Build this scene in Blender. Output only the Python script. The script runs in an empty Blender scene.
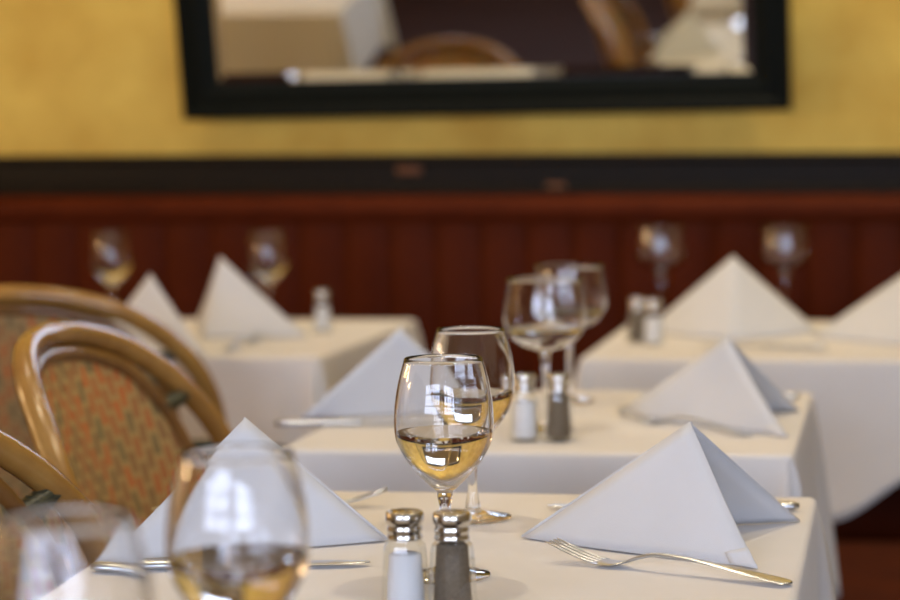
import bpy, bmesh, math, random
from mathutils import Vector, Matrix, noise

random.seed(7)
sc = bpy.context.scene
R = math.radians
PI = math.pi

# ------------------------------------------------------------------ camera
TZ = 0.742                       # height of the cloth-covered table tops
FPX = 2125.0                     # focal length in pixels of the 900x600 frame
CAMZ = TZ + 0.36
PPX = 650.0                      # the photograph is cropped: its optical centre lies right of the middle
YAW, PITCH, ROLL = R(6.444), math.atan((300 - 139) / FPX), R(-0.30)
camd = bpy.data.cameras.new('camera')
camd.sensor_width = 36.0
camd.lens = 36.0 * FPX / 900.0
camd.shift_x = (450.0 - PPX) / 900.0
camd.clip_start = 0.05
cam = bpy.data.objects.new('camera', camd)
sc.collection.objects.link(cam)
CROT = Matrix.Rotation(YAW, 3, 'Z') @ Matrix.Rotation(PI / 2 - PITCH, 3, 'X') @ Matrix.Rotation(ROLL, 3, 'Z')
CPOS = Vector((0, 0, CAMZ))
cam.matrix_world = Matrix.Translation(CPOS) @ CROT.to_4x4()
camd.dof.use_dof = True
camd.dof.focus_distance = 1.80
camd.dof.aperture_fstop = 4.0
camd.dof.aperture_blades = 0
sc.camera = cam

# ------------------------------------------------------------------ world, daylight, exposure
world = bpy.data.worlds.new('world')
sc.world = world
world.use_nodes = True
bgn = world.node_tree.nodes['Background']
bgn.inputs[0].default_value = (0.62, 0.76, 1.0, 1)
bgn.inputs[1].default_value = 1.0
# daylight entering through the street window behind the camera and an added second one
WY = -1.7
WINS = [dict(x0=-2.6, x1=-0.2, z0=0.90, z1=2.15, nx=6, p=45.0), dict(x0=0.4, x1=2.2, z0=0.90, z1=2.15, nx=4, p=64.0)]  # the second window is unseen, added to brighten the left napkin
for w_ in WINS:
    ld = bpy.data.lights.new('daylight', 'AREA')
    ld.shape = 'RECTANGLE'
    ld.size = w_['x1'] - w_['x0']
    ld.size_y = w_['z1'] - w_['z0']
    ld.energy = w_['p'] * ld.size * ld.size_y
    ld.color = (0.65, 0.73, 1.0)
    day = bpy.data.objects.new('daylight', ld)
    sc.collection.objects.link(day)
    day.location = ((w_['x0'] + w_['x1']) / 2, WY - 0.16, (w_['z0'] + w_['z1']) / 2)
    day.rotation_euler = (R(90), 0, 0)
LAMP_POWER = 55.0                # emission strength of the warm globe lamps
WALL_W, BACK_W, FRONT_W = 51.0, 20.0, 46.0   # warm downlights added in the ceiling (built with their fixtures)
SPOT_COLOR = (1.0, 0.82, 0.55)
vs = sc.view_settings
vs.view_transform = 'Standard'
vs.look = 'None'
vs.gamma = 1.0
vs.use_curve_mapping = False
vs.exposure = 0.0

# ------------------------------------------------------------------ helpers
COL = sc.collection


def ray(px, py):
    return CROT @ Vector(((px - PPX) / FPX, (300 - py) / FPX, -1))


def onz(px, py, z=TZ):
    d = ray(px, py)
    return CPOS + d * ((z - CAMZ) / d.z)


def ony(px, py, y):
    d = ray(px, py)
    return CPOS + d * (y / d.y)


def atd(px, py, depth):
    return CPOS + ray(px, py) * depth


def c2w(X, Z, z=0.0):
    """camera-plan coordinates (right of the picture's middle, forward) to the room"""
    X -= (PPX - 450) / FPX * Z
    return Vector((X * math.cos(YAW) - Z * math.sin(YAW), X * math.sin(YAW) + Z * math.cos(YAW), z))


def tag(o, label=None, cat=None, group=None, kind=None):
    if label: o['label'] = label
    if cat: o['category'] = cat
    if group: o['group'] = group
    if kind: o['kind'] = kind
    return o


def empty(name, loc=(0, 0, 0), rz=0.0):
    o = bpy.data.objects.new(name, None)
    COL.objects.link(o)
    o.location = loc
    o.rotation_euler = (0, 0, rz)
    o.empty_display_size = 0.05
    return o


def mesh_obj(name, me, mat, parent=None):
    o = bpy.data.objects.new(name, me)
    COL.objects.link(o)
    if mat is not None and len(me.materials) == 0:
        me.materials.append(mat)
    if parent is not None:
        o.parent = parent
    return o


def from_bm(name, bm, mat, parent=None, smooth=True, angle=None):
    me = bpy.data.meshes.new(name)
    bmesh.ops.recalc_face_normals(bm, faces=bm.faces)
    if smooth:
        for f in bm.faces: f.smooth = True
        if angle:
            for e in bm.edges:
                if len(e.link_faces) == 2 and e.calc_face_angle(0) > R(angle):
                    e.smooth = False
    bm.to_mesh(me)
    bm.free()
    return mesh_obj(name, me, mat, parent)


def box_bm(size, center=(0, 0, 0), bevel=0.0, seg=2):
    bm = bmesh.new()
    bmesh.ops.create_cube(bm, size=1)
    bmesh.ops.scale(bm, vec=size, verts=bm.verts)
    if bevel > 0:
        bmesh.ops.bevel(bm, geom=bm.edges[:], offset=bevel, segments=seg, affect='EDGES', profile=0.5)
    bmesh.ops.translate(bm, vec=center, verts=bm.verts)
    return bm


def box(name, lo, hi, mat, parent=None, bevel=0.0, seg=2):
    s = [hi[i] - lo[i] for i in range(3)]
    c = [(hi[i] + lo[i]) / 2 for i in range(3)]
    return from_bm(name, box_bm(s, c, bevel, seg), mat, parent, smooth=bevel > 0, angle=50)


def lathe_bm(profile, seg=48, bm=None):
    """profile: list of (r, z); ends with r == 0 close to a point"""
    bm = bm or bmesh.new()
    rings = []
    for r, z in profile:
        if r < 1e-6:
            rings.append([bm.verts.new((0, 0, z))])
        else:
            rings.append([bm.verts.new((r * math.cos(2 * PI * k / seg), r * math.sin(2 * PI * k / seg), z)) for k in range(seg)])
    for a, b in zip(rings, rings[1:]):
        for k in range(seg):
            k2 = (k + 1) % seg
            if len(a) == 1 and len(b) == 1: continue
            if len(a) == 1: bm.faces.new((a[0], b[k], b[k2]))
            elif len(b) == 1: bm.faces.new((a[k], a[k2], b[0]))
            else: bm.faces.new((a[k], a[k2], b[k2], b[k]))
    return bm


def spline(pts, n):
    """Catmull-Rom through pts, n samples per span"""
    P = [Vector(p) for p in pts]
    P = [P[0] * 2 - P[1]] + P + [P[-1] * 2 - P[-2]]
    out = []
    for i in range(1, len(P) - 2):
        for k in range(n):
            t = k / n
            a, b, c, d = P[i - 1], P[i], P[i + 1], P[i + 2]
            out.append(0.5 * ((2 * b) + (c - a) * t + (2 * a - 5 * b + 4 * c - d) * t * t + (3 * b - a - 3 * c + d) * t ** 3))
    out.append(P[-2].copy())
    return out


def tube_bm(path, rad, seg=10, bm=None, closed=False):
    bm = bm or bmesh.new()
    P = [Vector(p) for p in path]
    n = len(P)
    up = Vector((0.13, 0.27, 0.95)).normalized()
    rings = []
    for i, p in enumerate(P):
        if closed: t = P[(i + 1) % n] - P[i - 1]
        else: t = P[min(i + 1, n - 1)] - P[max(i - 1, 0)]
        t.normalize()
        side = t.cross(up)
        if side.length < 1e-4: side = t.cross(Vector((1, 0, 0)))
        side.normalize()
        up = side.cross(t).normalized()
        r = rad(i / (n - 1)) if callable(rad) else rad
        rings.append([bm.verts.new(p + side * (r * math.cos(2 * PI * k / seg)) + up * (r * math.sin(2 * PI * k / seg))) for k in range(seg)])
    pairs = list(zip(rings, rings[1:]))
    if closed: pairs.append((rings[-1], rings[0]))
    for a, b in pairs:
        for k in range(seg):
            k2 = (k + 1) % seg
            bm.faces.new((a[k], a[k2], b[k2], b[k]))
    if not closed:
        bm.faces.new(rings[0][::-1])
        bm.faces.new(rings[-1])
    return bm


def ribbon_bm(st, seg=10):
    """st: list of (x, y, z, half width, half thickness) -> elliptical bar along x"""
    bm = bmesh.new()
    rings = []
    for x, y, z, w, t in st:
        rings.append([bm.verts.new((x, y + w * math.cos(2 * PI * k / seg), z + t * math.sin(2 * PI * k / seg))) for k in range(seg)])
    for a, b in zip(rings, rings[1:]):
        for k in range(seg):
            k2 = (k + 1) % seg
            bm.faces.new((a[k], a[k2], b[k2], b[k]))
    bm.faces.new(rings[0][::-1])
    bm.faces.new(rings[-1])
    return bm


def copy_tree(o, parent=None):
    c = o.copy()
    COL.objects.link(c)
    c.parent = parent
    for ch in list(o.children):
        copy_tree(ch, c)
    return c


# ------------------------------------------------------------------ materials
def new_mat(name):
    m = bpy.data.materials.new(name)
    m.use_nodes = True
    nt = m.node_tree
    p = nt.nodes['Principled BSDF']
    return m, nt, p


def setp(p, **kw):
    names = dict(color='Base Color', rough='Roughness', metal='Metallic', ior='IOR', trans='Transmission Weight',
                 spec='Specular IOR Level', coat='Coat Weight', coat_rough='Coat Roughness', sheen='Sheen Weight',
                 sss='Subsurface Weight', emit='Emission Color', emits='Emission Strength')
    for k, v in kw.items():
        if k in ('color', 'emit') and len(v) == 3: v = (*v, 1)
        p.inputs[names[k]].default_value = v


def mat_plain(name, color, rough=0.5, bump=0.0, bscale=200.0, var=0.0, vscale=8.0, color2=None, coords='Object', detail=4, stretch=None, **kw):
    m, nt, p = new_mat(name)
    setp(p, color=color, rough=rough, **kw)
    L = nt.links
    tc = nt.nodes.new('ShaderNodeTexCoord')
    src = tc.outputs[coords]
    if stretch:
        mp = nt.nodes.new('ShaderNodeMapping')
        mp.inputs['Scale'].default_value = stretch
        L.new(src, mp.inputs['Vector'])
        src = mp.outputs['Vector']
    if var > 0 or color2:
        n = nt.nodes.new('ShaderNodeTexNoise')
        n.inputs['Scale'].default_value = vscale
        n.inputs['Detail'].default_value = detail
        n.inputs['Roughness'].default_value = 0.6
        L.new(src, n.inputs['Vector'])
        cr = nt.nodes.new('ShaderNodeValToRGB')
        c2 = color2 or tuple(max(0, c * (1 - var)) for c in color)
        cr.color_ramp.elements[0].position = 0.32
        cr.color_ramp.elements[1].position = 0.68
        cr.color_ramp.elements[0].color = (*c2, 1)
        cr.color_ramp.elements[1].color = (*color, 1)
        L.new(n.outputs['Fac'], cr.inputs['Fac'])
        L.new(cr.outputs['Color'], p.inputs['Base Color'])
    if bump > 0:
        n2 = nt.nodes.new('ShaderNodeTexNoise')
        n2.inputs['Scale'].default_value = bscale
        n2.inputs['Detail'].default_value = 3
        L.new(src, n2.inputs['Vector'])
        b = nt.nodes.new('ShaderNodeBump')
        b.inputs['Strength'].default_value = bump
        b.inputs['Distance'].default_value = 0.002
        L.new(n2.outputs['Fac'], b.inputs['Height'])
        L.new(b.outputs['Normal'], p.inputs['Normal'])
    return m


def mat_glass(name, color=(1, 1, 1), ior=1.48, rough=0.0):
    m, nt, p = new_mat(name)
    setp(p, color=color, rough=rough, ior=ior, trans=1.0)
    return m


def mat_thin_glass(name, color=(0.97, 0.98, 0.97)):
    """thin walled glass: straight transmission with Fresnel mirror reflection"""
    m = bpy.data.materials.new(name)
    m.use_nodes = True
    nt = m.node_tree
    nt.nodes.clear()
    out = nt.nodes.new('ShaderNodeOutputMaterial')
    mix = nt.nodes.new('ShaderNodeMixShader')
    tr = nt.nodes.new('ShaderNodeBsdfTransparent')
    gl = nt.nodes.new('ShaderNodeBsdfGlossy')
    lw = nt.nodes.new('ShaderNodeLayerWeight')
    lw.inputs['Blend'].default_value = 0.5
    pw = nt.nodes.new('ShaderNodeMath'); pw.operation = 'POWER'; pw.inputs[1].default_value = 2.6
    fr = nt.nodes.new('ShaderNodeMath'); fr.operation = 'MULTIPLY_ADD'; fr.inputs[1].default_value = 0.85; fr.inputs[2].default_value = 0.06
    nt.links.new(lw.outputs['Facing'], pw.inputs[0])
    nt.links.new(pw.outputs[0], fr.inputs[0])
    tr.inputs['Color'].default_value = (*color, 1)
    gl.inputs['Roughness'].default_value = 0.02
    nt.links.new(fr.outputs[0], mix.inputs[0])
    nt.links.new(tr.outputs[0], mix.inputs[1])
    nt.links.new(gl.outputs[0], mix.inputs[2])
    nt.links.new(mix.outputs[0], out.inputs['Surface'])
    return m


def mat_weave(name):
    """woven plastic-cane back: tall staggered orange and green stitches on tan"""
    m, nt, p = new_mat(name)
    setp(p, rough=0.45)
    L = nt.links
    uv = nt.nodes.new('ShaderNodeUVMap')
    mp = nt.nodes.new('ShaderNodeMapping')
    mp.inputs['Rotation'].default_value = (0, 0, R(90))
    L.new(uv.outputs[0], mp.inputs['Vector'])
    br = nt.nodes.new('ShaderNodeTexBrick')
    br.offset = 0.5
    br.inputs['Color1'].default_value = (0.58, 0.15, 0.035, 1)
    br.inputs['Color2'].default_value = (0.16, 0.17, 0.085, 1)
    br.inputs['Mortar'].default_value = (0.46, 0.32, 0.13, 1)
    br.inputs['Scale'].default_value = 1.0
    br.inputs['Mortar Size'].default_value = 0.0036
    br.inputs['Mortar Smooth'].default_value = 0.3
    br.inputs['Bias'].default_value = 0.0
    br.inputs['Brick Width'].default_value = 0.032
    br.inputs['Row Height'].default_value = 0.0165
    L.new(mp.outputs[0], br.inputs['Vector'])
    L.new(br.outputs['Color'], p.inputs['Base Color'])
    return m


M = {}
M['cloth'] = mat_plain('cloth', (0.79, 0.76, 0.72), 0.85, bump=0.25, bscale=900, var=0.05, vscale=6, sheen=0.2)
M['napkin'] = mat_plain('napkin', (0.64, 0.65, 0.67), 0.85, bump=0.2, bscale=1100, var=0.03, vscale=18, sheen=0.2)
M['glass'] = mat_glass('glass', (1, 1, 1), 1.47)
M['wet_glass'] = mat_glass('wet_glass', (1, 1, 1), 1.47 / 1.333)      # where glass meets water
M['water'] = mat_glass('water', (1.0, 0.997, 0.985), 1.333)
mm = bpy.data.materials.new('water_side')                              # water against the wet glass: no air between, so no bend of its own
mm.use_nodes = True
nt_ = mm.node_tree
nt_.nodes.clear()
o_ = nt_.nodes.new('ShaderNodeOutputMaterial')
t_ = nt_.nodes.new('ShaderNodeBsdfTransparent')
nt_.links.new(t_.outputs[0], o_.inputs['Surface'])
M['water_side'] = mm
M['shaker_glass'] = mat_thin_glass('shaker_glass')
M['steel'] = mat_plain('steel', (0.60, 0.64, 0.70), 0.30, metal=1.0)
M['cap'] = mat_plain('cap', (0.62, 0.59, 0.53), 0.2, metal=1.0)
M['salt'] = mat_plain('salt', (0.90, 0.90, 0.92), 1.0, spec=0.05, bump=0.5, bscale=1500)
M['pepper'] = mat_plain('pepper', (0.30, 0.245, 0.18), 1.0, spec=0.05, bump=0.7, bscale=1800, color2=(0.13, 0.10, 0.075), vscale=900)
M['wall'] = mat_plain('wall', (0.86, 0.63, 0.130), 0.75, color2=(0.62, 0.38, 0.055), vscale=3.8, detail=7, bump=0.15, bscale=30)
M['plain_wall'] = mat_plain('plain_wall', (0.55, 0.42, 0.22), 0.8, var=0.15, vscale=2)
M['ceiling'] = mat_plain('ceiling', (0.72, 0.66, 0.54), 0.9, var=0.06, vscale=2)
M['black_wood'] = mat_plain('black_wood', (0.006, 0.008, 0.006), 0.5, spec=0.08, var=0.3, vscale=30, bump=0.1, bscale=60, stretch=(1, 8, 8))
M['rail_wood'] = mat_plain('rail_wood', (0.016, 0.010, 0.005), 0.5, spec=0.12, color2=(0.010, 0.008, 0.005), vscale=12, stretch=(1, 8, 8))
M['copper_tone'] = mat_plain('copper_tone', (0.20, 0.075, 0.025), 0.6, metal=0.3, var=0.3, vscale=60)
M['leather'] = mat_plain('leather', (0.092, 0.015, 0.0025), 0.55, spec=0.07, color2=(0.070, 0.011, 0.002), vscale=9, bump=0.25, bscale=260)
M['red_wood'] = mat_plain('red_wood', (0.36, 0.075, 0.018), 0.7, spec=0.05, color2=(0.25, 0.06, 0.02), vscale=6, stretch=(1, 6, 6))
M['floor'] = mat_plain('floor', (0.040, 0.014, 0.007), 0.85, spec=0.05, color2=(0.024, 0.009, 0.005), vscale=5, stretch=(1, 10, 1))
M['cane'] = mat_plain('cane', (0.40, 0.215, 0.052), 0.26, color2=(0.26, 0.125, 0.028), vscale=14, bump=0.1, bscale=80, coat=0.4, coat_rough=0.15)
M['cane_dark'] = mat_plain('cane_dark', (0.24, 0.115, 0.028), 0.3, color2=(0.15, 0.065, 0.016), vscale=14, coat=0.4, coat_rough=0.15)
M['binding'] = mat_plain('binding', (0.02, 0.03, 0.025), 0.4, color2=(0.10, 0.09, 0.04), vscale=120, stretch=(1, 1, 4))
M['weave'] = mat_weave('weave')
M['dark_metal'] = mat_plain('dark_metal', (0.02, 0.02, 0.02), 0.4, metal=0.8)
M['table_wood'] = mat_plain('table_wood', (0.10, 0.05, 0.025), 0.5, var=0.3, vscale=10, stretch=(1, 8, 1))
M['white_paint'] = mat_plain('white_paint', (0.7, 0.68, 0.62), 0.5, var=0.05)
mm, nt_, p_ = new_mat('mirror_silver')
setp(p_, color=(0.80, 0.82, 0.80), rough=0.015, metal=1.0)
M['mirror'] = mm
mm, nt_, p_ = new_mat('lamp_glow')
setp(p_, color=(1, 0.9, 0.75), rough=0.4, emit=(1.0, 0.66, 0.32), emits=LAMP_POWER)
M['lamp'] = mm

# ------------------------------------------------------------------ the room
X0, X1, Y0, Y1, ZH = -4.2, 3.2, WY, 4.80, 3.1


def struct(o):
    o['kind'] = 'structure'
    return o


struct(box('floor', (X0, Y0 - 0.1, -0.1), (X1, Y1, 0), M['floor']))
struct(box('ceiling', (X0, Y0 - 0.1, ZH), (X1, Y1, ZH + 0.1), M['ceiling']))
struct(box('wall_back', (X0 - 0.1, Y1, -0.1), (X1 + 0.1, Y1 + 0.12, ZH + 0.1), M['wall']))
struct(box('wall_left', (X0 - 0.12, Y0 - 0.1, -0.1), (X0, Y1, ZH + 0.1), M['plain_wall']))
struct(box('wall_right', (X1, Y0 - 0.1, -0.1), (X1 + 0.12, Y1, ZH + 0.1), M['plain_wall']))
# wall behind the camera with its window opening
bm = bmesh.new()
wz0, wz1 = WINS[0]['z0'], WINS[0]['z1']
for lo, hi in (((X0, Y0 - 0.1, 0), (X1, Y0, wz0)), ((X0, Y0 - 0.1, wz1), (X1, Y0, ZH)), ((X0, Y0 - 0.1, wz0), (WINS[0]['x0'], Y0, wz1)),
               ((WINS[0]['x1'], Y0 - 0.1, wz0), (WINS[1]['x0'], Y0, wz1)), ((WINS[1]['x1'], Y0 - 0.1, wz0), (X1, Y0, wz1))):
    s = [hi[i] - lo[i] for i in range(3)]
    r = bmesh.ops.create_cube(bm, size=1)
    bmesh.ops.scale(bm, vec=s, verts=r['verts'])
    bmesh.ops.translate(bm, vec=[(hi[i] + lo[i]) / 2 for i in range(3)], verts=r['verts'])
struct(from_bm('wall_front', bm, M['plain_wall'], smooth=False))
for n_, w_ in enumerate(WINS):
    win = struct(empty('window_%d' % (n_ + 1), ((w_['x0'] + w_['x1']) / 2, Y0 - 0.05, w_['z0'])))  # window_2 is an addition that evens out the daylight
    ww, wh = w_['x1'] - w_['x0'], w_['z1'] - w_['z0']
    for k in range(w_['nx'] + 1):
        x = -ww / 2 + ww * k / w_['nx']
        w = 0.06 if k % 3 == 0 else 0.04
        box('mullion', (x - w, -0.03, 0), (x + w, 0.03, wh), M['white_paint'], win)
    for z in (0.0, wh / 3, 2 * wh / 3, wh):
        box('glazing_bar', (-ww / 2, -0.025, z - 0.03), (ww / 2, 0.025, z + 0.03), M['white_paint'], win)
    pane_me = None
    for i in range(w_['nx']):
        for j in range(3):
            if pane_me is None:
                o = box('pane', (-ww / w_['nx'] / 2, -0.002, -wh / 6), (ww / w_['nx'] / 2, 0.002, wh / 6), M['shaker_glass'], win)
                pane_me = o.data
            else:
                o = mesh_obj('pane', pane_me, None, win)
            o.location = (-ww / 2 + ww * (i + 0.5) / w_['nx'], 0, wh * (j + 0.5) / 3)

# dark chair rail on the back wall
RY = 4.70
z_top = ony(450, 154, RY).z
z_bot = ony(450, 195, RY).z
rail = empty('trim_1', (-0.8, RY, z_bot))
struct(rail)
h = z_top - z_bot
box('rail_body', (-3.4, 0.012, 0), (4.0, Y1 - RY, h - 0.012), M['rail_wood'], rail, 0.004)
box('rail_cap', (-3.4, 0, h - 0.02), (4.0, Y1 - RY, h), M['rail_wood'], rail, 0.006)
box('rail_bead', (-3.4, 0.004, 0), (4.0, 0.03, 0.018), M['rail_wood'], rail, 0.006)
for px, py, w, hh in ((409, 170, 0.058, 0.018), (556, 186, 0.045, 0.012)):  # two small copper-coloured marks on the rail face
    q = ony(px, py, RY + 0.012) - rail.location
    o = box('copper_mark', (q.x - w / 2, 0.006, q.z - hh / 2), (q.x + w / 2, 0.014, q.z + hh / 2), M['copper_tone'], rail, 0.002)
    o['label'] = 'small dull copper-coloured mark'

# ------------------------------------------------------------------ banquette
BY = 4.66       # front face of the back rest
ban = empty('banquette', (-0.8, BY, 0))
tag(ban, 'long dark red-brown leather banquette with vertical channels along the ochre wall', 'bench')
box('plinth', (-2.6, -0.44, 0), (2.4, 0.02, 0.30), M['red_wood'], ban, 0.006)
box('seat_cushion', (-2.6, -0.49, 0.30), (2.4, 0.0, 0.44), M['leather'], ban, 0.035, 4)
box('back_board', (-2.6, 0.02, 0.0), (2.4, 0.05, z_bot), M['leather'], ban)
CW = 0.104
me_ch = None
nch = int(5.0 / CW)
for k in range(nch):
    if me_ch is None:
        bm = bmesh.new()
        ring = []
        zt = z_bot - 0.05
        for z, sc_ in ((0.42, 0.75), (0.46, 1), (zt - 0.03, 1), (zt, 0.8)):
            row = []
            for j in range(9):
                a = PI * j / 8
                row.append(bm.verts.new((-CW / 2 * math.cos(a), 0.003 - 0.008 * sc_ * math.sin(a) ** 0.8, z)))
            ring.append(row)
        for a, b in zip(ring, ring[1:]):
            for j in range(8):
                bm.faces.new((a[j], a[j + 1], b[j + 1], b[j]))
        o = from_bm('back_channel', bm, M['leather'], ban)
        me_ch = o.data
    else:
        o = mesh_obj('back_channel', me_ch, None, ban)
    o.location.x = -2.6 + CW * (k + 0.5)
bm = tube_bm([(-2.6, 0, 0), (0, 0, 0), (2.4, 0, 0)], 0.034, 16)
o = from_bm('top_roll', bm, M['leather'], ban, angle=60)
o.location = (0, 0.018, z_bot - 0.034)

# ------------------------------------------------------------------ wall mirror leaning forward
MY = RY + 0.055
pl = ony(187, 119, MY)
pr = ony(792, 109, MY)
mw = (pr - pl).length
mir = empty('wall_mirror', (pl + pr) / 2)
LEAN = R(9.0)
tilt = math.atan2(pr.z - pl.z, pr.x - pl.x)
mir.rotation_euler = (LEAN, 0, 0)
mir.matrix_world = Matrix.Translation((pl + pr) / 2) @ Matrix.Rotation(-tilt, 4, 'Y') @ Matrix.Rotation(LEAN, 4, 'X')
tag(mir, 'large black-framed wall mirror leaning forward above the dark rail', 'mirror')
MH, FW = 0.66, 0.083
HW = mw / 2


def frame_bar(name, length):
    """moulded bar along x, outer edge at z=0"""
    prof = [(0.0, 0.0), (-0.030, 0.002), (-0.034, 0.008), (-0.034, 0.022), (-0.024, 0.032), (-0.026, 0.050), (-0.018, 0.066),
            (-0.014, FW), (0.0, FW)]
    bm = bmesh.new()
    a = [bm.verts.new((-length / 2 + z, y, z)) for y, z in prof]
    b = [bm.verts.new((length / 2 - z, y, z)) for y, z in prof]
    n = len(prof)
    for k in range(n):
        bm.faces.new((a[k], a[(k + 1) % n], b[(k + 1) % n], b[k]))
    bm.faces.new(a); bm.faces.new(b[::-1])
    return from_bm(name, bm, M['black_wood'], mir, smooth=False)


for L_, loc, ry in ((mw, (0, 0, 0), 0), (mw, (0, 0, MH), PI), (MH, (-HW, 0, MH / 2), PI / 2), (MH, (HW, 0, MH / 2), -PI / 2)):
    o = frame_bar('frame_bar', L_)
    o.location = loc
    o.rotation_euler = (0, ry, 0)
# silvered pane with a bevelled border
gx, gz0, gz1 = HW - FW, FW, MH - FW
BV = 0.022
me = bpy.data.meshes.new('mirror_pane')
me.from_pydata([(-gx + BV, -0.012, gz0 + BV), (gx - BV, -0.012, gz0 + BV), (gx - BV, -0.012, gz1 - BV), (-gx + BV, -0.012, gz1 - BV),
                (-gx + BV, -0.004, gz0 + BV), (gx - BV, -0.004, gz0 + BV), (gx - BV, -0.004, gz1 - BV), (-gx + BV, -0.004, gz1 - BV)], [],
               [(0, 1, 2, 3), (4, 7, 6, 5), (0, 4, 5, 1), (1, 5, 6, 2), (2, 6, 7, 3), (3, 7, 4, 0)])
mesh_obj('mirror_pane', me, M['mirror'], mir)
o_ = [(-gx, gz0), (gx, gz0), (gx, gz1), (-gx, gz1)]
i_ = [(-gx + BV, gz0 + BV), (gx - BV, gz0 + BV), (gx - BV, gz1 - BV), (-gx + BV, gz1 - BV)]
for k in range(4):
    a, b, c, d = o_[k], o_[(k + 1) % 4], i_[(k + 1) % 4], i_[k]
    me = bpy.data.meshes.new('bevel_strip')
    me.from_pydata([(a[0], -0.0085, a[1]), (b[0], -0.0085, b[1]), (c[0], -0.012, c[1]), (d[0], -0.012, d[1]),
                    (a[0], -0.004, a[1]), (b[0], -0.004, b[1]), (c[0], -0.004, c[1]), (d[0], -0.004, d[1])], [],
                   [(0, 1, 2, 3), (4, 7, 6, 5), (0, 4, 5, 1), (1, 5, 6, 2), (2, 6, 7, 3), (3, 7, 4, 0)])
    mesh_obj('bevel_strip', me, M['mirror'], mir)

# ------------------------------------------------------------------ warm globe lamps hanging from the ceiling
lamp_spots = [(-3.55, 1.45, 1.45, 'at the left wall, nearest the windows'), (-3.60, 2.15, 1.52, 'at the left wall, middle of the three'),
              (-3.50, 2.90, 1.42, 'at the left wall, nearest the banquette')]
lamp0 = None
for x, y, z, where in lamp_spots:
    if lamp0 is None:
        lamp0 = empty('pendant_lamp')
        from_bm('globe', lathe_bm([(0.10 * math.sin(PI * k / 14), -0.10 * math.cos(PI * k / 14)) for k in range(15)], 24), M['lamp'], lamp0)
        from_bm('collar', lathe_bm([(0, 0.135), (0.015, 0.135), (0.030, 0.115), (0.030, 0.092), (0, 0.092)], 20), M['dark_metal'], lamp0, angle=40)
        from_bm('cord', tube_bm([(0, 0, 0.135), (0, 0, 0.4), (0, 0, ZH - 1.52)], 0.004, 6), M['dark_metal'], lamp0)
        lo = lamp0
    else:
        lo = copy_tree(lamp0)
    lo.location = (x, y, z)
    tag(lo, 'warm glowing globe pendant lamp ' + where, 'lamp', 'globe pendant lamps')


# unseen warm ceiling downlights, added to light the table tops and the mirror wall
dl0 = None
beams = []
for k, (x, y, ty, tz, where) in enumerate([
        (-1.70, 4.25, 4.80, 1.4, 'washing the mirror wall, left'), (-0.75, 4.25, 4.80, 1.4, 'washing the mirror wall, middle'), (0.25, 4.25, 4.80, 1.4, 'washing the mirror wall, right'),
        (-1.40, 3.52, 2.70, TZ, 'above the farthest rattan chair'), (-0.45, 3.52, 2.70, TZ, 'between the middle and far tables'), (0.55, 3.52, 2.70, TZ, 'in front of the far right table'),
        (-0.85, 2.35, 1.90, TZ, 'between the front and middle tables, left'), (0.20, 2.35, 1.90, TZ, 'between the front and middle tables, right')]):
    if dl0 is None:
        dl0 = empty('added_downlight')
        from_bm('trim_ring', lathe_bm([(0.05, 0.0), (0.075, 0.0), (0.08, -0.006), (0.06, -0.012), (0.048, -0.004), (0.05, 0.0)], 28), M['white_paint'], dl0)
        from_bm('lens', lathe_bm([(0, -0.002), (0.049, -0.002), (0.049, -0.0005), (0, -0.0005)], 24), M['white_paint'], dl0)
        lo = dl0
    else:
        lo = copy_tree(dl0)
    lo.location = (x, y, ZH)
    tag(lo, 'added unseen ceiling downlight ' + where, 'lamp', 'added ceiling downlights')
    beams.append((lo, math.atan2(ty - y, ZH - tz), (WALL_W * (0.60, 1.0, 1.42)[k], 84) if k < 3 else (BACK_W, 120) if k < 6 else (FRONT_W, 125)))
for lo, ang, (watt, cone) in beams:
    sd = bpy.data.lights.new('added_beam', 'SPOT')
    sd.energy = watt
    sd.color = SPOT_COLOR
    sd.spot_size = R(cone)
    sd.spot_blend = 0.8
    sd.shadow_soft_size = 0.05
    so = bpy.data.objects.new('added_beam', sd)
    COL.objects.link(so)
    so.parent = lo
    so.location = (0, 0, -0.02)
    so.rotation_euler = (ang, 0, 0)

# ------------------------------------------------------------------ tables and tablecloths
def perimeter(hx, hy, r, n):
    """closed outline: list of (x, y, nx, ny, cornerness)"""
    out = []
    for (cx, cy, a0) in ((hx - r, hy - r, 0), (-hx + r, hy - r, 90), (-hx + r, -hy + r, 180), (hx - r, -hy + r, 270)):
        for k in range(9):
            a = R(a0 + 90 * k / 8)
            out.append((cx + r * math.cos(a), cy + r * math.sin(a), math.cos(a), math.sin(a), 1.0))
        a = R(a0 + 90)
        nxt = {0: (-hx + r, hy), 90: (-hx, -hy + r), 180: (hx - r, -hy), 270: (hx, hy - r)}[a0]
        x0, y0 = out[-1][0], out[-1][1]
        for k in range(1, n):
            t = k / n
            e = min(t, 1 - t)
            out.append((x0 + (nxt[0] - x0) * t, y0 + (nxt[1] - y0) * t, math.cos(a), math.sin(a), max(0.0, 1 - e / 0.16)))
    return out


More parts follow.
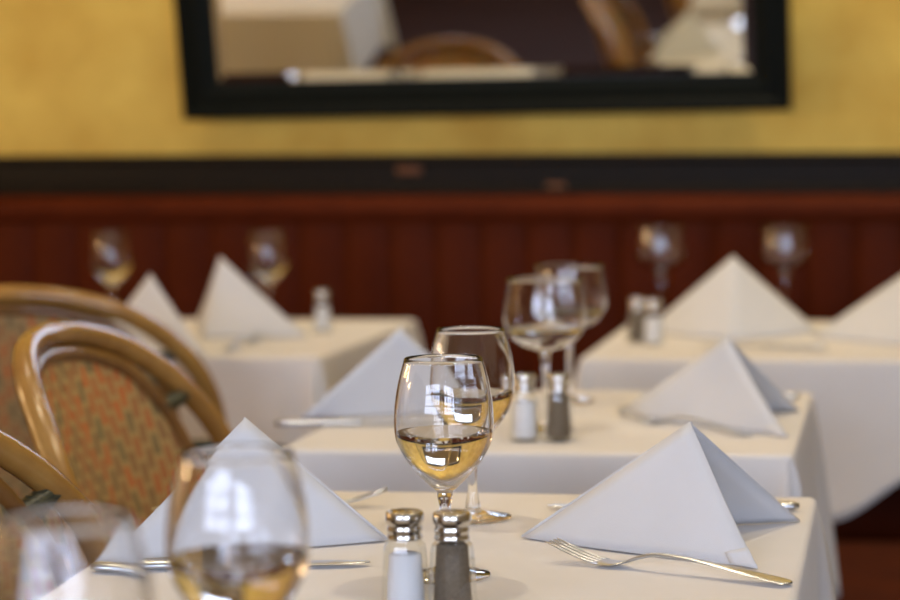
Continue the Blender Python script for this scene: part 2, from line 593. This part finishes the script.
def tablecloth(name, center, hx, hy, drop, seed, label, lift=0.0):
    P = perimeter(hx, hy, 0.012, 44)
    N = len(P)
    rr = 0.007
    rows = [(-0.0105, 0.0, 0), (-rr, 0, 0)]
    for k in range(1, 5):
        a = R(90 * k / 4)
        rows.append((-rr + rr * math.sin(a), -rr + rr * math.cos(a), 0))
    for k in range(1, 15):
        rows.append((0.0, -rr - (drop - rr) * k / 14, k / 14))
    bm = bmesh.new()
    rings = []
    for off, dz, s in rows:
        ring = []
        for i, (x, y, nx, ny, c) in enumerate(P):
            u = i / N * 2 * PI
            q = Vector((math.cos(u) * 3.1, math.sin(u) * 3.1, seed * 7.3))
            f = noise.noise(q * 1.4) * 0.6 + noise.noise(q * 3.1 + Vector((4, 1, 2))) * 0.5
            fold = 0.012 + 0.016 * f + c * c * (0.018 + 0.020 * math.sin(u * 46 + seed))
            g = s ** (1.25 - 0.55 * c)
            d = off + g * fold
            zz = dz - (0.03 * c * c + 0.010 * noise.noise(q * 0.8 + Vector((9, 9, 9)))) * s
            if lift and ny < -0.5:      # the hem is pulled up towards one corner
                q_ = min(1.0, max(0.0, (x - 0.08) / 0.17))
                zz += lift * s * q_ * q_ * (3 - 2 * q_)
            if s == 0:
                zz += 0.0006 * noise.noise(Vector((x * 22, y * 22, seed)))
            ring.append(bm.verts.new((x + nx * d, y + ny * d, zz)))
        rings.append(ring)
    for a, b in zip(rings, rings[1:]):
        for k in range(N):
            k2 = (k + 1) % N
            bm.faces.new((a[k], b[k], b[k2], a[k2]))
    rim0 = prev = rings[0]
    for q in (0.92, 0.8, 0.6, 0.4, 0.2):
        inner = [bm.verts.new((v.co.x * q, v.co.y * q, 0.0005 * noise.noise(Vector((v.co.x * q * 16, v.co.y * q * 16, seed))))) for v in rim0]
        for k in range(N):
            bm.faces.new((inner[k], prev[k], prev[(k + 1) % N], inner[(k + 1) % N]))
        prev = inner
    ctr = bm.verts.new((0, 0, 0))
    for k in range(N):
        bm.faces.new((ctr, prev[k], prev[(k + 1) % N]))
    o = from_bm(name, bm, M['cloth'])
    o.location = (center.x, center.y, TZ)
    md = o.modifiers.new('thickness', 'SOLIDIFY')
    md.thickness = 0.0012
    md.offset = -1
    tag(o, label, 'tablecloth', 'cream tablecloths')
    return o


def table(center, hx, hy, label, seed):
    t = empty('dining_table', (center.x, center.y, 0))
    tag(t, label, 'table', 'square pedestal tables')
    box('tabletop', (-hx + 0.008, -hy + 0.008, TZ - 0.030), (hx - 0.008, hy - 0.008, TZ - 0.0022), M['table_wood'], t, 0.004)
    from_bm('column', lathe_bm([(0, 0.03), (0.05, 0.03), (0.036, 0.06), (0.032, 0.3), (0.034, 0.64), (0.055, 0.69), (0.12, 0.705), (0.12, TZ - 0.03), (0, TZ - 0.03)], 24), M['dark_metal'], t, angle=35)
    for k in range(4):
        a = R(90 * k)
        d = Vector((math.cos(a), math.sin(a), 0))
        from_bm('foot', tube_bm([d * 0.02 + Vector((0, 0, 0.05)), d * 0.12 + Vector((0, 0, 0.035)), d * 0.26 + Vector((0, 0, 0.016))], lambda s: 0.022 - 0.008 * s, 10), M['dark_metal'], t)


T0 = Vector((-0.395, 0.935, 0))
T1 = Vector((-0.374, 1.822, 0))
T2 = Vector((-0.410, 2.708, 0))
T3L = Vector((-1.274, 3.817, 0))
T3R = Vector((-0.180, 3.827, 0))
T4 = Vector((-2.20, 1.90, 0))
HB = 0.303
for c, hx, hy, s, drop, lt, lc in (
        (T0, HB, HB, 1, 0.27, 'pedestal table nearest the viewer, below the picture edge under the blurred foreground glasses', 'cream cloth under the two blurred foreground glasses'),
        (T1, HB, HB, 2, 0.27, 'pedestal table hidden under the front cream cloth with the fork', 'cream tablecloth of the front table in focus, with fork and shakers'),
        (T2, HB, HB, 3, 0.27, 'pedestal table hidden under the middle cream cloth', 'cream tablecloth of the middle table under the two wide-bowled glasses and shakers'),
        (T3L, 0.33, 0.37, 4, 0.265, 'pedestal table hidden under the far left cloth by the banquette', 'cream tablecloth of the far left table by the banquette'),
        (T3R, 0.33, 0.37, 5, 0.265, 'pedestal table hidden under the far right cloth by the banquette', 'cream tablecloth of the far right table by the banquette'),
        (T4, HB, HB, 6, 0.27, 'pedestal table beyond the chairs, seen only in the mirror', 'cream tablecloth seen only at the left of the mirror reflection')):
    table(c, hx, hy, lt, s)
    tablecloth('tablecloth', c, hx, hy, drop, s, lc, 0.09 if s == 5 else 0.0)


# ------------------------------------------------------------------ rattan bistro chairs
def hoop_x(y, z, zt=0.885):
    return -0.20 - 0.28 * (z - 0.45) + 0.09 * (y / 0.27) ** 2


def hoop_path(half, n=8):
    pts = [(-y, z) for y, z in half[:0:-1]] + list(half)
    return spline([Vector((hoop_x(y, z), y, z)) for y, z in pts], n)


OUTER = [(0, 0.872), (0.09, 0.864), (0.165, 0.838), (0.222, 0.790), (0.258, 0.725), (0.270, 0.650), (0.262, 0.560), (0.235, 0.440)]
INNER = [(0, 0.849), (0.08, 0.841), (0.148, 0.813), (0.190, 0.757), (0.210, 0.685), (0.208, 0.600), (0.192, 0.510), (0.178, 0.440)]


def make_chair():
    ch = empty('bistro_chair')
    from_bm('outer_hoop', tube_bm(hoop_path(OUTER), 0.0145, 12), M['cane'], ch)
    ip = hoop_path(INNER)
    from_bm('inner_hoop', tube_bm(ip, 0.0100, 12), M['cane_dark'], ch)
    # woven back panel between the sides of the inner hoop
    half = ip[len(ip) // 2:]          # from the top centre to the bottom right
    nv, nu = 150, 90
    zs0, zs1 = 0.47, 0.838

    def width(z):
        for a, b in zip(half, half[1:]):
            if a.z >= z >= b.z:
                t = (a.z - z) / max(1e-6, a.z - b.z)
                return a.y + (b.y - a.y) * t
        return 0.0
    bm = bmesh.new()
    uvl = bm.loops.layers.uv.new('UVMap')
    grid, uvs = [], {}
    for j in range(nv + 1):
        z = zs0 + (zs1 - zs0) * j / nv
        w = max(0.03, width(z) - 0.004)
        row = []
        for i in range(nu + 1):
            y = -w + 2 * w * i / nu
            d = 0.0013 * math.sin(y * 2 * PI / 0.0125) * (1 if int(z / 0.016) % 2 else -1) * abs(math.sin(z * PI / 0.016))
            v = bm.verts.new((hoop_x(y, z) + 0.002 + d, y, z))
            uvs[v] = (y, z)
            row.append(v)
        grid.append(row)
    for a, b in zip(grid, grid[1:]):
        for i in range(nu):
            f = bm.faces.new((a[i], a[i + 1], b[i + 1], b[i]))
            for l in f.loops: l[uvl].uv = uvs[l.vert]
    o = from_bm('woven_back', bm, M['weave'], ch)
    md = o.modifiers.new('thickness', 'SOLIDIFY'); md.thickness = 0.003
    # bindings that lash the two hoops together
    for y, z, y2, z2 in ((0.232, 0.778, 0.186, 0.762), (0.267, 0.620, 0.210, 0.625)):
        for s in (-1, 1):
            a = Vector((hoop_x(y, z), s * y, z)); b = Vector((hoop_x(y2, z2), s * y2, z2))
            bm = tube_bm([a.lerp(b, k / 12) for k in range(13)], lambda q: 0.0105 + 0.0015 * math.cos(q * 12 * PI), 10)
            from_bm('binding', bm, M['binding'], ch)
    # seat
    bm = lathe_bm([(0, 0.432), (0.12, 0.430), (0.175, 0.436), (0.18, 0.426), (0.175, 0.418), (0, 0.416)], 40)
    st = from_bm('seat', bm, M['cane'], ch)
    bm = tube_bm([(0.19 * math.cos(2 * PI * k / 40), 0.19 * math.sin(2 * PI * k / 40), 0.424) for k in range(40)], 0.014, 10, closed=True)
    from_bm('seat_ring', bm, M['cane'], ch)
    for sx, sy in ((1, 1), (1, -1), (-1, 1), (-1, -1)):
        bm = tube_bm(spline([(0.12 * sx, 0.125 * sy, 0.42), (0.12 * sx, 0.125 * sy, 0.25), (0.12 * sx, 0.128 * sy, 0.0)], 6), 0.0135, 10)
        from_bm('leg', bm, M['cane'], ch)
    bm = tube_bm([(0.168 * math.cos(2 * PI * k / 40), 0.175 * math.sin(2 * PI * k / 40), 0.22) for k in range(40)], 0.009, 8, closed=True)
    from_bm('stretcher', bm, M['cane_dark'], ch)
    return ch


chair0 = make_chair()
chairs = [
    (c2w(-0.169, 2.490), 0.0, 'rattan bistro chair with orange and green woven back, whole oval back in view'),
    (c2w(-0.600, 3.530), R(90), 'rattan bistro chair seen from behind, farthest, facing the banquette'),
    (c2w(-0.195, 1.710), 0.0, 'rattan bistro chair nearest the viewer, only its curved double rail at the left edge'),
]
for i, (p, rz, lab) in enumerate(chairs):
    c = chair0 if i == 0 else copy_tree(chair0)
    c.location = (p.x, p.y, 0)
    c.rotation_euler = (0, 0, rz)
    tag(c, lab, 'chair', 'rattan bistro chairs')


# ------------------------------------------------------------------ glasses
def smooth_profile(pts, n=6):
    return [(max(0.0, p.x), p.y) for p in spline([Vector((r, z, 0)) for r, z in pts], n)]


def make_glass(name, bowl, foot_r, level, th=0.0011):
    """bowl: outer profile (r, z) from the bottom of the bowl to the rim"""
    zb = bowl[0][1]
    root = empty(name)
    outer = smooth_profile(bowl, 6)
    inner = [(max(0.0, r - th), z + (0.0 if z > zb + 0.01 else 0.0)) for r, z in outer]
    # inner floor sits above the outer bottom
    zi = zb + 0.006
    inner = [(r, z) for r, z in inner if z > zi and r > 0.004]
    rl = None
    for k in range(len(inner) - 1):
        (r1, z1), (r2, z2) = inner[k], inner[k + 1]
        if z1 <= level < z2:
            rl = r1 + (r2 - r1) * (level - z1) / (z2 - z1)
            inner.insert(k + 1, (rl, level))
            break
    rimr, rimz = outer[-1]
    stem = smooth_profile([(foot_r * 0.20, 0.0085), (0.0066, 0.0135), (0.0048, 0.026), (0.0042, zb * 0.55), (0.0046, zb * 0.80), (0.0062, zb * 0.93)], 5)
    foot = [(0, 0.0), (foot_r - 0.002, 0.0), (foot_r, 0.0012), (foot_r - 0.001, 0.0024), (foot_r * 0.72, 0.0042), (foot_r * 0.40, 0.0062)]
    head = foot + stem + list(outer) + [(rimr - th * 0.5, rimz + 0.0005), (rimr - th, rimz)]
    prof = head + inner[::-1][1:] + [(0.006, zi + 0.0006), (0, zi)]
    SEG = 56
    bm = lathe_bm(prof, SEG)
    bm.faces.ensure_lookup_table()
    for i, f in enumerate(bm.faces):
        j = i // SEG
        if j >= len(head) - 1 and max(prof[j][1], prof[j + 1][1]) <= level + 1e-6:
            f.material_index = 1
    o = from_bm('glass_body', bm, M['glass'], root, angle=70)
    o.data.materials.append(M['wet_glass'])
    # the water fills the inside up to its level
    wat = [(r - 0.00003, z) for r, z in inner if z < level - 1e-6]
    prof_w = [(0, zi + 0.00003), (0.006, zi + 0.00063)] + wat + [(rl - 0.00003, level), (rl * 0.6, level), (0, level)]
    bm = lathe_bm(prof_w, SEG)
    bm.faces.ensure_lookup_table()
    for i, f in enumerate(bm.faces):
        if i // SEG < len(prof_w) - 3: f.material_index = 1
    o = from_bm('water', bm, M['water'], root, angle=50)
    o.data.materials.append(M['water_side'])
    o['label'] = 'clear water filling the lower half of the bowl'
    return root


TULIP = [(0.0066, 0.0705), (0.0090, 0.0728), (0.0132, 0.0765), (0.0228, 0.0861), (0.0320, 0.0982), (0.0384, 0.1107), (0.0404, 0.1190), (0.0409, 0.1285), (0.0401, 0.1440), (0.0371, 0.1620), (0.0320, 0.1810)]
BALLOON = [(0.0068, 0.098), (0.0150, 0.1005), (0.0300, 0.1060), (0.0430, 0.1160), (0.0502, 0.1300), (0.0515, 0.1430), (0.0500, 0.1600), (0.0465, 0.1880)]
tulip = make_glass('wine_glass', TULIP, 0.037, 0.1205)
balloon = make_glass('wine_glass', BALLOON, 0.034, 0.127)
used = {}


def place(proto, p, label, cat, group, rz=0.0):
    o = copy_tree(proto) if proto.name in used else proto
    used[proto.name] = 1
    o.location = (p.x, p.y, TZ + 0.0008)
    o.rotation_euler = (0, 0, rz)
    tag(o, label, cat, group)
    return o


GT, GB = 'tulip-shaped water glasses', 'wide-bowled water glasses'
place(tulip, onz(446, 577), 'tulip wine glass half full of water, sharp, directly behind the front shakers', 'glass', GT)
place(tulip, onz(473, 519), 'tulip wine glass with water just behind the sharpest glass on the front table', 'glass', GT)
p = c2w(-0.124, 1.21)
place(tulip, p, 'large blurred foreground wine glass in front of the left napkin', 'glass', GT)
p = c2w(-0.185, 1.00)
place(tulip, p, 'very blurred wine glass cut off in the bottom left corner', 'glass', GT)
place(tulip, onz(113, 322), 'blurred far wine glass above the back of the rattan chair, leftmost of all', 'glass', GT)
place(tulip, onz(269, 321), 'blurred far wine glass beside the tall napkin of the far left table', 'glass', GT)
place(balloon, onz(546, 430), 'wide-bowled wine glass with water behind the middle table shakers, nearer of the two', 'glass', GB)
place(balloon, onz(570, 402), 'wide-bowled wine glass with water on the middle table, farther of the two', 'glass', GB)
place(balloon, onz(661, 321), 'blurred wide-bowled wine glass above the shakers of the far right table', 'glass', GB)
place(balloon, onz(785, 321), 'blurred wide-bowled wine glass right of the far right table napkin peak', 'glass', GB)


# ------------------------------------------------------------------ salt and pepper shakers
def make_shaker(name, fill, top):
    root = empty(name)
    n = 10
    # faceted, slightly tapering glass body with a shoulder
    prof = [(0, 0.0), (0.0180, 0.0), (0.0192, 0.002), (0.0190, 0.006), (0.0166, 0.050), (0.0156, 0.0545), (0.0128, 0.0575), (0.0122, 0.0615), (0, 0.0615)]
    bm = lathe_bm(prof, n)
    from_bm('glass_body', bm, M['shaker_glass'], root, smooth=False)
    k = 0.0192 - 0.0045
    f = [(0, 0.004), (k - 0.001, 0.004), (k, 0.0055), (k - (top - 0.0055) * 0.055, top - 0.0015), (k - (top - 0.0055) * 0.055 - 0.002, top), (0, top + 0.001)]
    from_bm('seasoning', lathe_bm(f, 24), M[fill], root, angle=50)
    cap = [(0.0118, 0.0585), (0.0132, 0.0590), (0.0136, 0.0600), (0.0130, 0.0612), (0.0128, 0.0640), (0.0134, 0.0650), (0.0134, 0.0672), (0.0128, 0.0684),
           (0.0130, 0.0700), (0.0143, 0.0716), (0.0147, 0.0740), (0.0145, 0.0775), (0.0138, 0.0792), (0.0126, 0.0798), (0.0112, 0.0790), (0.0085, 0.0800), (0.0045, 0.0808), (0, 0.0810)]
    c = from_bm('cap', lathe_bm(cap, 36), M['cap'], root, angle=60)
    me = None
    for q in range(7):
        a = 2 * PI * q / 6
        r = 0 if q == 6 else 0.0052
        if me is None:
            o = from_bm('hole', lathe_bm([(0, 0.0002), (0.0009, 0.0002), (0.0009, -0.0006), (0, -0.0006)], 8), M['dark_metal'], c)
            me = o.data
        else:
            o = mesh_obj('hole', me, None, c)
        o.location = (r * math.cos(a), r * math.sin(a), 0.0808 if q < 6 else 0.0811)
    return root


salt = make_shaker('salt_shaker', 'salt', 0.048)
pepper = make_shaker('pepper_shaker', 'pepper', 0.0560)
GS, GP = 'glass salt shakers', 'glass pepper shakers'
place(salt, onz(406, 616), 'glass salt shaker with metal cap on the front table, left of the pepper', 'shaker', GS)
place(pepper, onz(453, 617), 'glass pepper shaker with metal cap on the front table, below the sharp wine glass', 'shaker', GP, R(12))
place(salt, onz(525, 441), 'slightly blurred white salt shaker on the middle table below the wide glasses', 'shaker', GS)
place(pepper, onz(559, 441), 'slightly blurred dark pepper shaker on the middle table below the wide glasses', 'shaker', GP)
place(pepper, onz(637, 343), 'blurred dark pepper shaker on the far right table', 'shaker', GP)
place(salt, onz(653, 345), 'blurred white salt shaker on the far right table', 'shaker', GS)
place(salt, onz(323, 332), 'blurred salt shaker on the far left table', 'shaker', GS)


# ------------------------------------------------------------------ cutlery
def make_fork():
    root = empty('fork')
    t = 0.0011
    # x runs from the tine tips (0) to the handle end (0.215)
    st = [(0.046, 0, 0.0030, 0.0114, t), (0.052, 0, 0.0024, 0.0120, t), (0.060, 0, 0.0026, 0.0116, t), (0.067, 0, 0.0040, 0.0088, t * 1.2),
          (0.073, 0, 0.0062, 0.0055, 0.0015), (0.080, 0, 0.0090, 0.0036, 0.0018), (0.092, 0, 0.0125, 0.0031, 0.0019), (0.106, 0, 0.0138, 0.0032, 0.0018),
          (0.130, 0, 0.0128, 0.0042, 0.0016), (0.160, 0, 0.0094, 0.0062, 0.0014), (0.190, 0, 0.0054, 0.0092, 0.0013), (0.205, 0, 0.0034, 0.0104, 0.0013),
          (0.212, 0, 0.0026, 0.0085, 0.0012), (0.2155, 0, 0.0022, 0.0035, 0.0009)]
    sm = []
    sp1 = spline([Vector((a[0], a[2], 0)) for a in st], 4)
    sp2 = spline([Vector((a[3], a[4], 0)) for a in st], 4)
    for a, b in zip(sp1, sp2): sm.append((a.x, 0, a.y, b.x, b.y))
    from_bm('handle', ribbon_bm(sm, 12), M['steel'], root, angle=70)
    for k in range(4):
        y0 = -0.0088 + 0.00587 * k
        pts = [(0.049, y0 * 1.02, 0.0027), (0.040, y0 * 1.05, 0.0040), (0.028, y0 * 1.05, 0.0070), (0.014, y0 * 1.02, 0.0115), (0.0, y0 * 0.98, 0.0165)]
        ws = [0.0021, 0.0019, 0.0017, 0.0015, 0.0006]
        from_bm('tine', ribbon_bm([(x, y, z, w, 0.0010) for (x, y, z), w in zip(pts, ws)], 8), M['steel'], root)
    return root


def make_knife():
    root = empty('table_knife')
    st = [(0.0, 0, 0.0030, 0.0012, 0.0008), (0.006, 0, 0.0030, 0.0060, 0.0009), (0.03, 0, 0.0030, 0.0096, 0.0010), (0.09, 0, 0.0032, 0.0095, 0.0012), (0.118, 0, 0.0036, 0.0078, 0.0016)]
    from_bm('blade', ribbon_bm(st, 12), M['steel'], root, angle=70)
    st = [(0.116, 0, 0.0038, 0.0050, 0.0032), (0.126, 0, 0.0040, 0.0058, 0.0038), (0.16, 0, 0.0042, 0.0070, 0.0040), (0.205, 0, 0.0044, 0.0088, 0.0042), (0.221, 0, 0.0044, 0.0078, 0.0040), (0.227, 0, 0.0044, 0.0035, 0.0024)]
    from_bm('handle', ribbon_bm(st, 12), M['steel'], root, angle=70)
    return root


fork = make_fork()
knife = make_knife()


def lay(proto, tip, end, label, group, cat):
    o = copy_tree(proto) if proto.name in used else proto
    used[proto.name] = 1
    d = end - tip
    o.location = (tip.x, tip.y, TZ + 0.0008)
    o.rotation_euler = (0, 0, math.atan2(d.y, d.x))
    tag(o, label, cat, group)
    return o


GF, GK = 'steel forks', 'steel table knives'
fk = lay(fork, onz(552, 560), onz(800, 588), 'shiny steel fork lying in front of the right-hand napkin on the front table', GF, 'fork')
fk.scale = (1.06, 1.0, 1.0)
lay(knife, onz(370, 566), onz(95, 572), 'steel knife lying in front of the left-hand napkin on the front table', GK, 'knife')
kf = lay(knife, onz(548, 509), onz(803, 511), 'steel knife mostly hidden behind the right-hand napkin on the front table', GK, 'knife')
kf.scale = (1.08, 1.0, 1.0)
lay(fork, onz(388, 506), onz(150, 512), 'steel fork behind the left-hand napkin, only its tines showing', GF, 'fork')
lay(knife, onz(455, 424), onz(300, 427), 'blurred knife beside the left napkin of the middle table', GK, 'knife')
lay(fork, onz(622, 420), onz(770, 440), 'blurred fork beside the right napkin of the middle table', GF, 'fork')
lay(knife, onz(640, 396), onz(803, 400), 'blurred knife with its handle end past the right napkin of the middle table', GK, 'knife')
lay(fork, onz(262, 340), onz(225, 353), 'blurred fork on the far left table in front of the napkins', GF, 'fork')
lay(knife, onz(700, 346), onz(830, 350), 'blurred knife on the far right table in front of the napkin peak', GK, 'knife')


# ------------------------------------------------------------------ pyramid-folded napkins
def napkin(A, T, F1, F2, label, seed=0, tip=True):
    """two cloth panels that share the spine T-A and stand open on the feet F1 and F2"""
    base = (T + F1 + F2) / 3
    base.z = TZ + 0.0012
    root = empty('napkin', base)
    tag(root, label, 'napkin', 'pyramid-folded white napkins')
    A, T, F1, F2 = (v - base for v in (A, T, F1, F2))
    for v in (T, F1, F2): v.z = 0.0
    cen = (T + F1 + F2) / 3

    def panel(F, shrink, inset, name, mat):
        n = 14
        nrm = (F - T).cross(Vector((0, 0, 1))).normalized()
        mid = (F + T) / 2
        if nrm.dot(mid - cen) < 0: nrm = -nrm
        a = A - Vector((0, 0, shrink))
        t = T + (cen - T) * (shrink * 2.0)
        f = F + (cen - F) * (shrink * 2.0)
        bm = bmesh.new()
        vs_ = {}
        for i in range(n + 1):
            for j in range(n + 1 - i):
                wa, wf = i / n, j / n
                wt = 1 - wa - wf
                p = a * wa + t * wt + f * wf
                k_ = min(1.0, wf * 3.0)
                bulge = 4 * wt * wf * 0.006 + 0.004 * 4 * wa * wf * (1 - wa)
                nz = noise.noise(p * 9 + Vector((seed * 3.1, seed, 0)))
                p = p + nrm * (bulge + 0.003 * nz * (1 - wa) * k_ - inset)
                if wa > 0.001: p.z += 0.0015 * nz * (1 - wa) * k_
                p.z = max(p.z, 0.0005)
                vs_[i, j] = bm.verts.new(p)
        for i in range(n):
            for j in range(n - i):
                bm.faces.new((vs_[i, j], vs_[i + 1, j], vs_[i, j + 1]))
                if j < n - i - 1:
                    bm.faces.new((vs_[i + 1, j], vs_[i + 1, j + 1], vs_[i, j + 1]))
        o = from_bm(name, bm, mat, root)
        md = o.modifiers.new('thickness', 'SOLIDIFY')
        md.thickness = 0.0016
        md.offset = 0
        return o
    for F in (F1, F2):
        panel(F, 0.0, 0.0, 'outer_panel', M['napkin'])
        panel(F, 0.006, 0.003, 'inner_panel', M['napkin'])
    # rounded fold along the spine
    off = ((F1 + F2) / 2 - T).normalized() * 0.0014
    from_bm('spine_fold', tube_bm([T + (A - T) * (k / 8) + Vector((0, 0, 0.0014 * (1 - k / 8))) + off for k in range(9)], lambda q: 0.0016 - 0.0004 * q, 8), M['napkin'], root)
    if tip:
        # small turned-up corner at the front foot
        d1 = (T - F1).normalized()
        d2 = (A - F1).normalized()
        nrm = (F1 - T).cross(Vector((0, 0, 1))).normalized()
        if nrm.dot(F1 - cen) < 0: nrm = -nrm
        q = F1 + nrm * 0.004
        pts = [q + d1 * 0.024, q + d2 * 0.002 - d1 * 0.006 + nrm * 0.004, q + d2 * 0.024 - d1 * 0.004 + nrm * 0.001, q + d1 * 0.020 + d2 * 0.016 + nrm * 0.005]
        bm = bmesh.new()
        bm.faces.new([bm.verts.new((p.x, p.y, max(p.z, 0.001))) for p in pts])
        bmesh.ops.subdivide_edges(bm, edges=bm.edges[:], cuts=3, use_grid_fill=True)
        o = from_bm('folded_corner', bm, M['napkin'], root)
        md = o.modifiers.new('thickness', 'SOLIDIFY'); md.thickness = 0.0016
    return root


napkin(atd(690, 422, 1.89), onz(521, 539), onz(757, 569), onz(800, 522), 'crisp white pyramid napkin behind the fork on the front table', 1)
napkin(atd(245, 418, 1.90), onz(389, 542), onz(104, 563), onz(180, 515), 'white pyramid napkin on the front table behind the blurred foreground glass', 2, tip=False)
napkin(atd(727, 337, 2.68), onz(618, 416), onz(787, 438), onz(800, 412), 'blurred white pyramid napkin at the right end of the middle table', 3)
napkin(atd(400, 328, 2.75), onz(490, 412), onz(298, 421), onz(345, 400), 'blurred white pyramid napkin at the left end of the middle table', 4, tip=False)
napkin(atd(733, 256, 3.94), onz(735, 341), onz(644, 333), onz(818, 333), 'blurred pyramid napkin between the two glasses of the far right table', 5, tip=False)
napkin(atd(918, 264, 3.82), onz(812, 338), onz(965, 352), onz(965, 326), 'blurred pyramid napkin cut by the right edge of the picture', 6, tip=False)
napkin(atd(220, 257, 3.94), onz(306, 338), onz(200, 339), onz(196, 325), 'blurred tall pyramid napkin on the far left table, right of the pair', 7, tip=False)
napkin(atd(150, 274, 3.66), onz(205, 358), onz(92, 354), onz(110, 338), 'blurred pyramid napkin on the far left table behind the chair back, left of the pair', 8, tip=False)
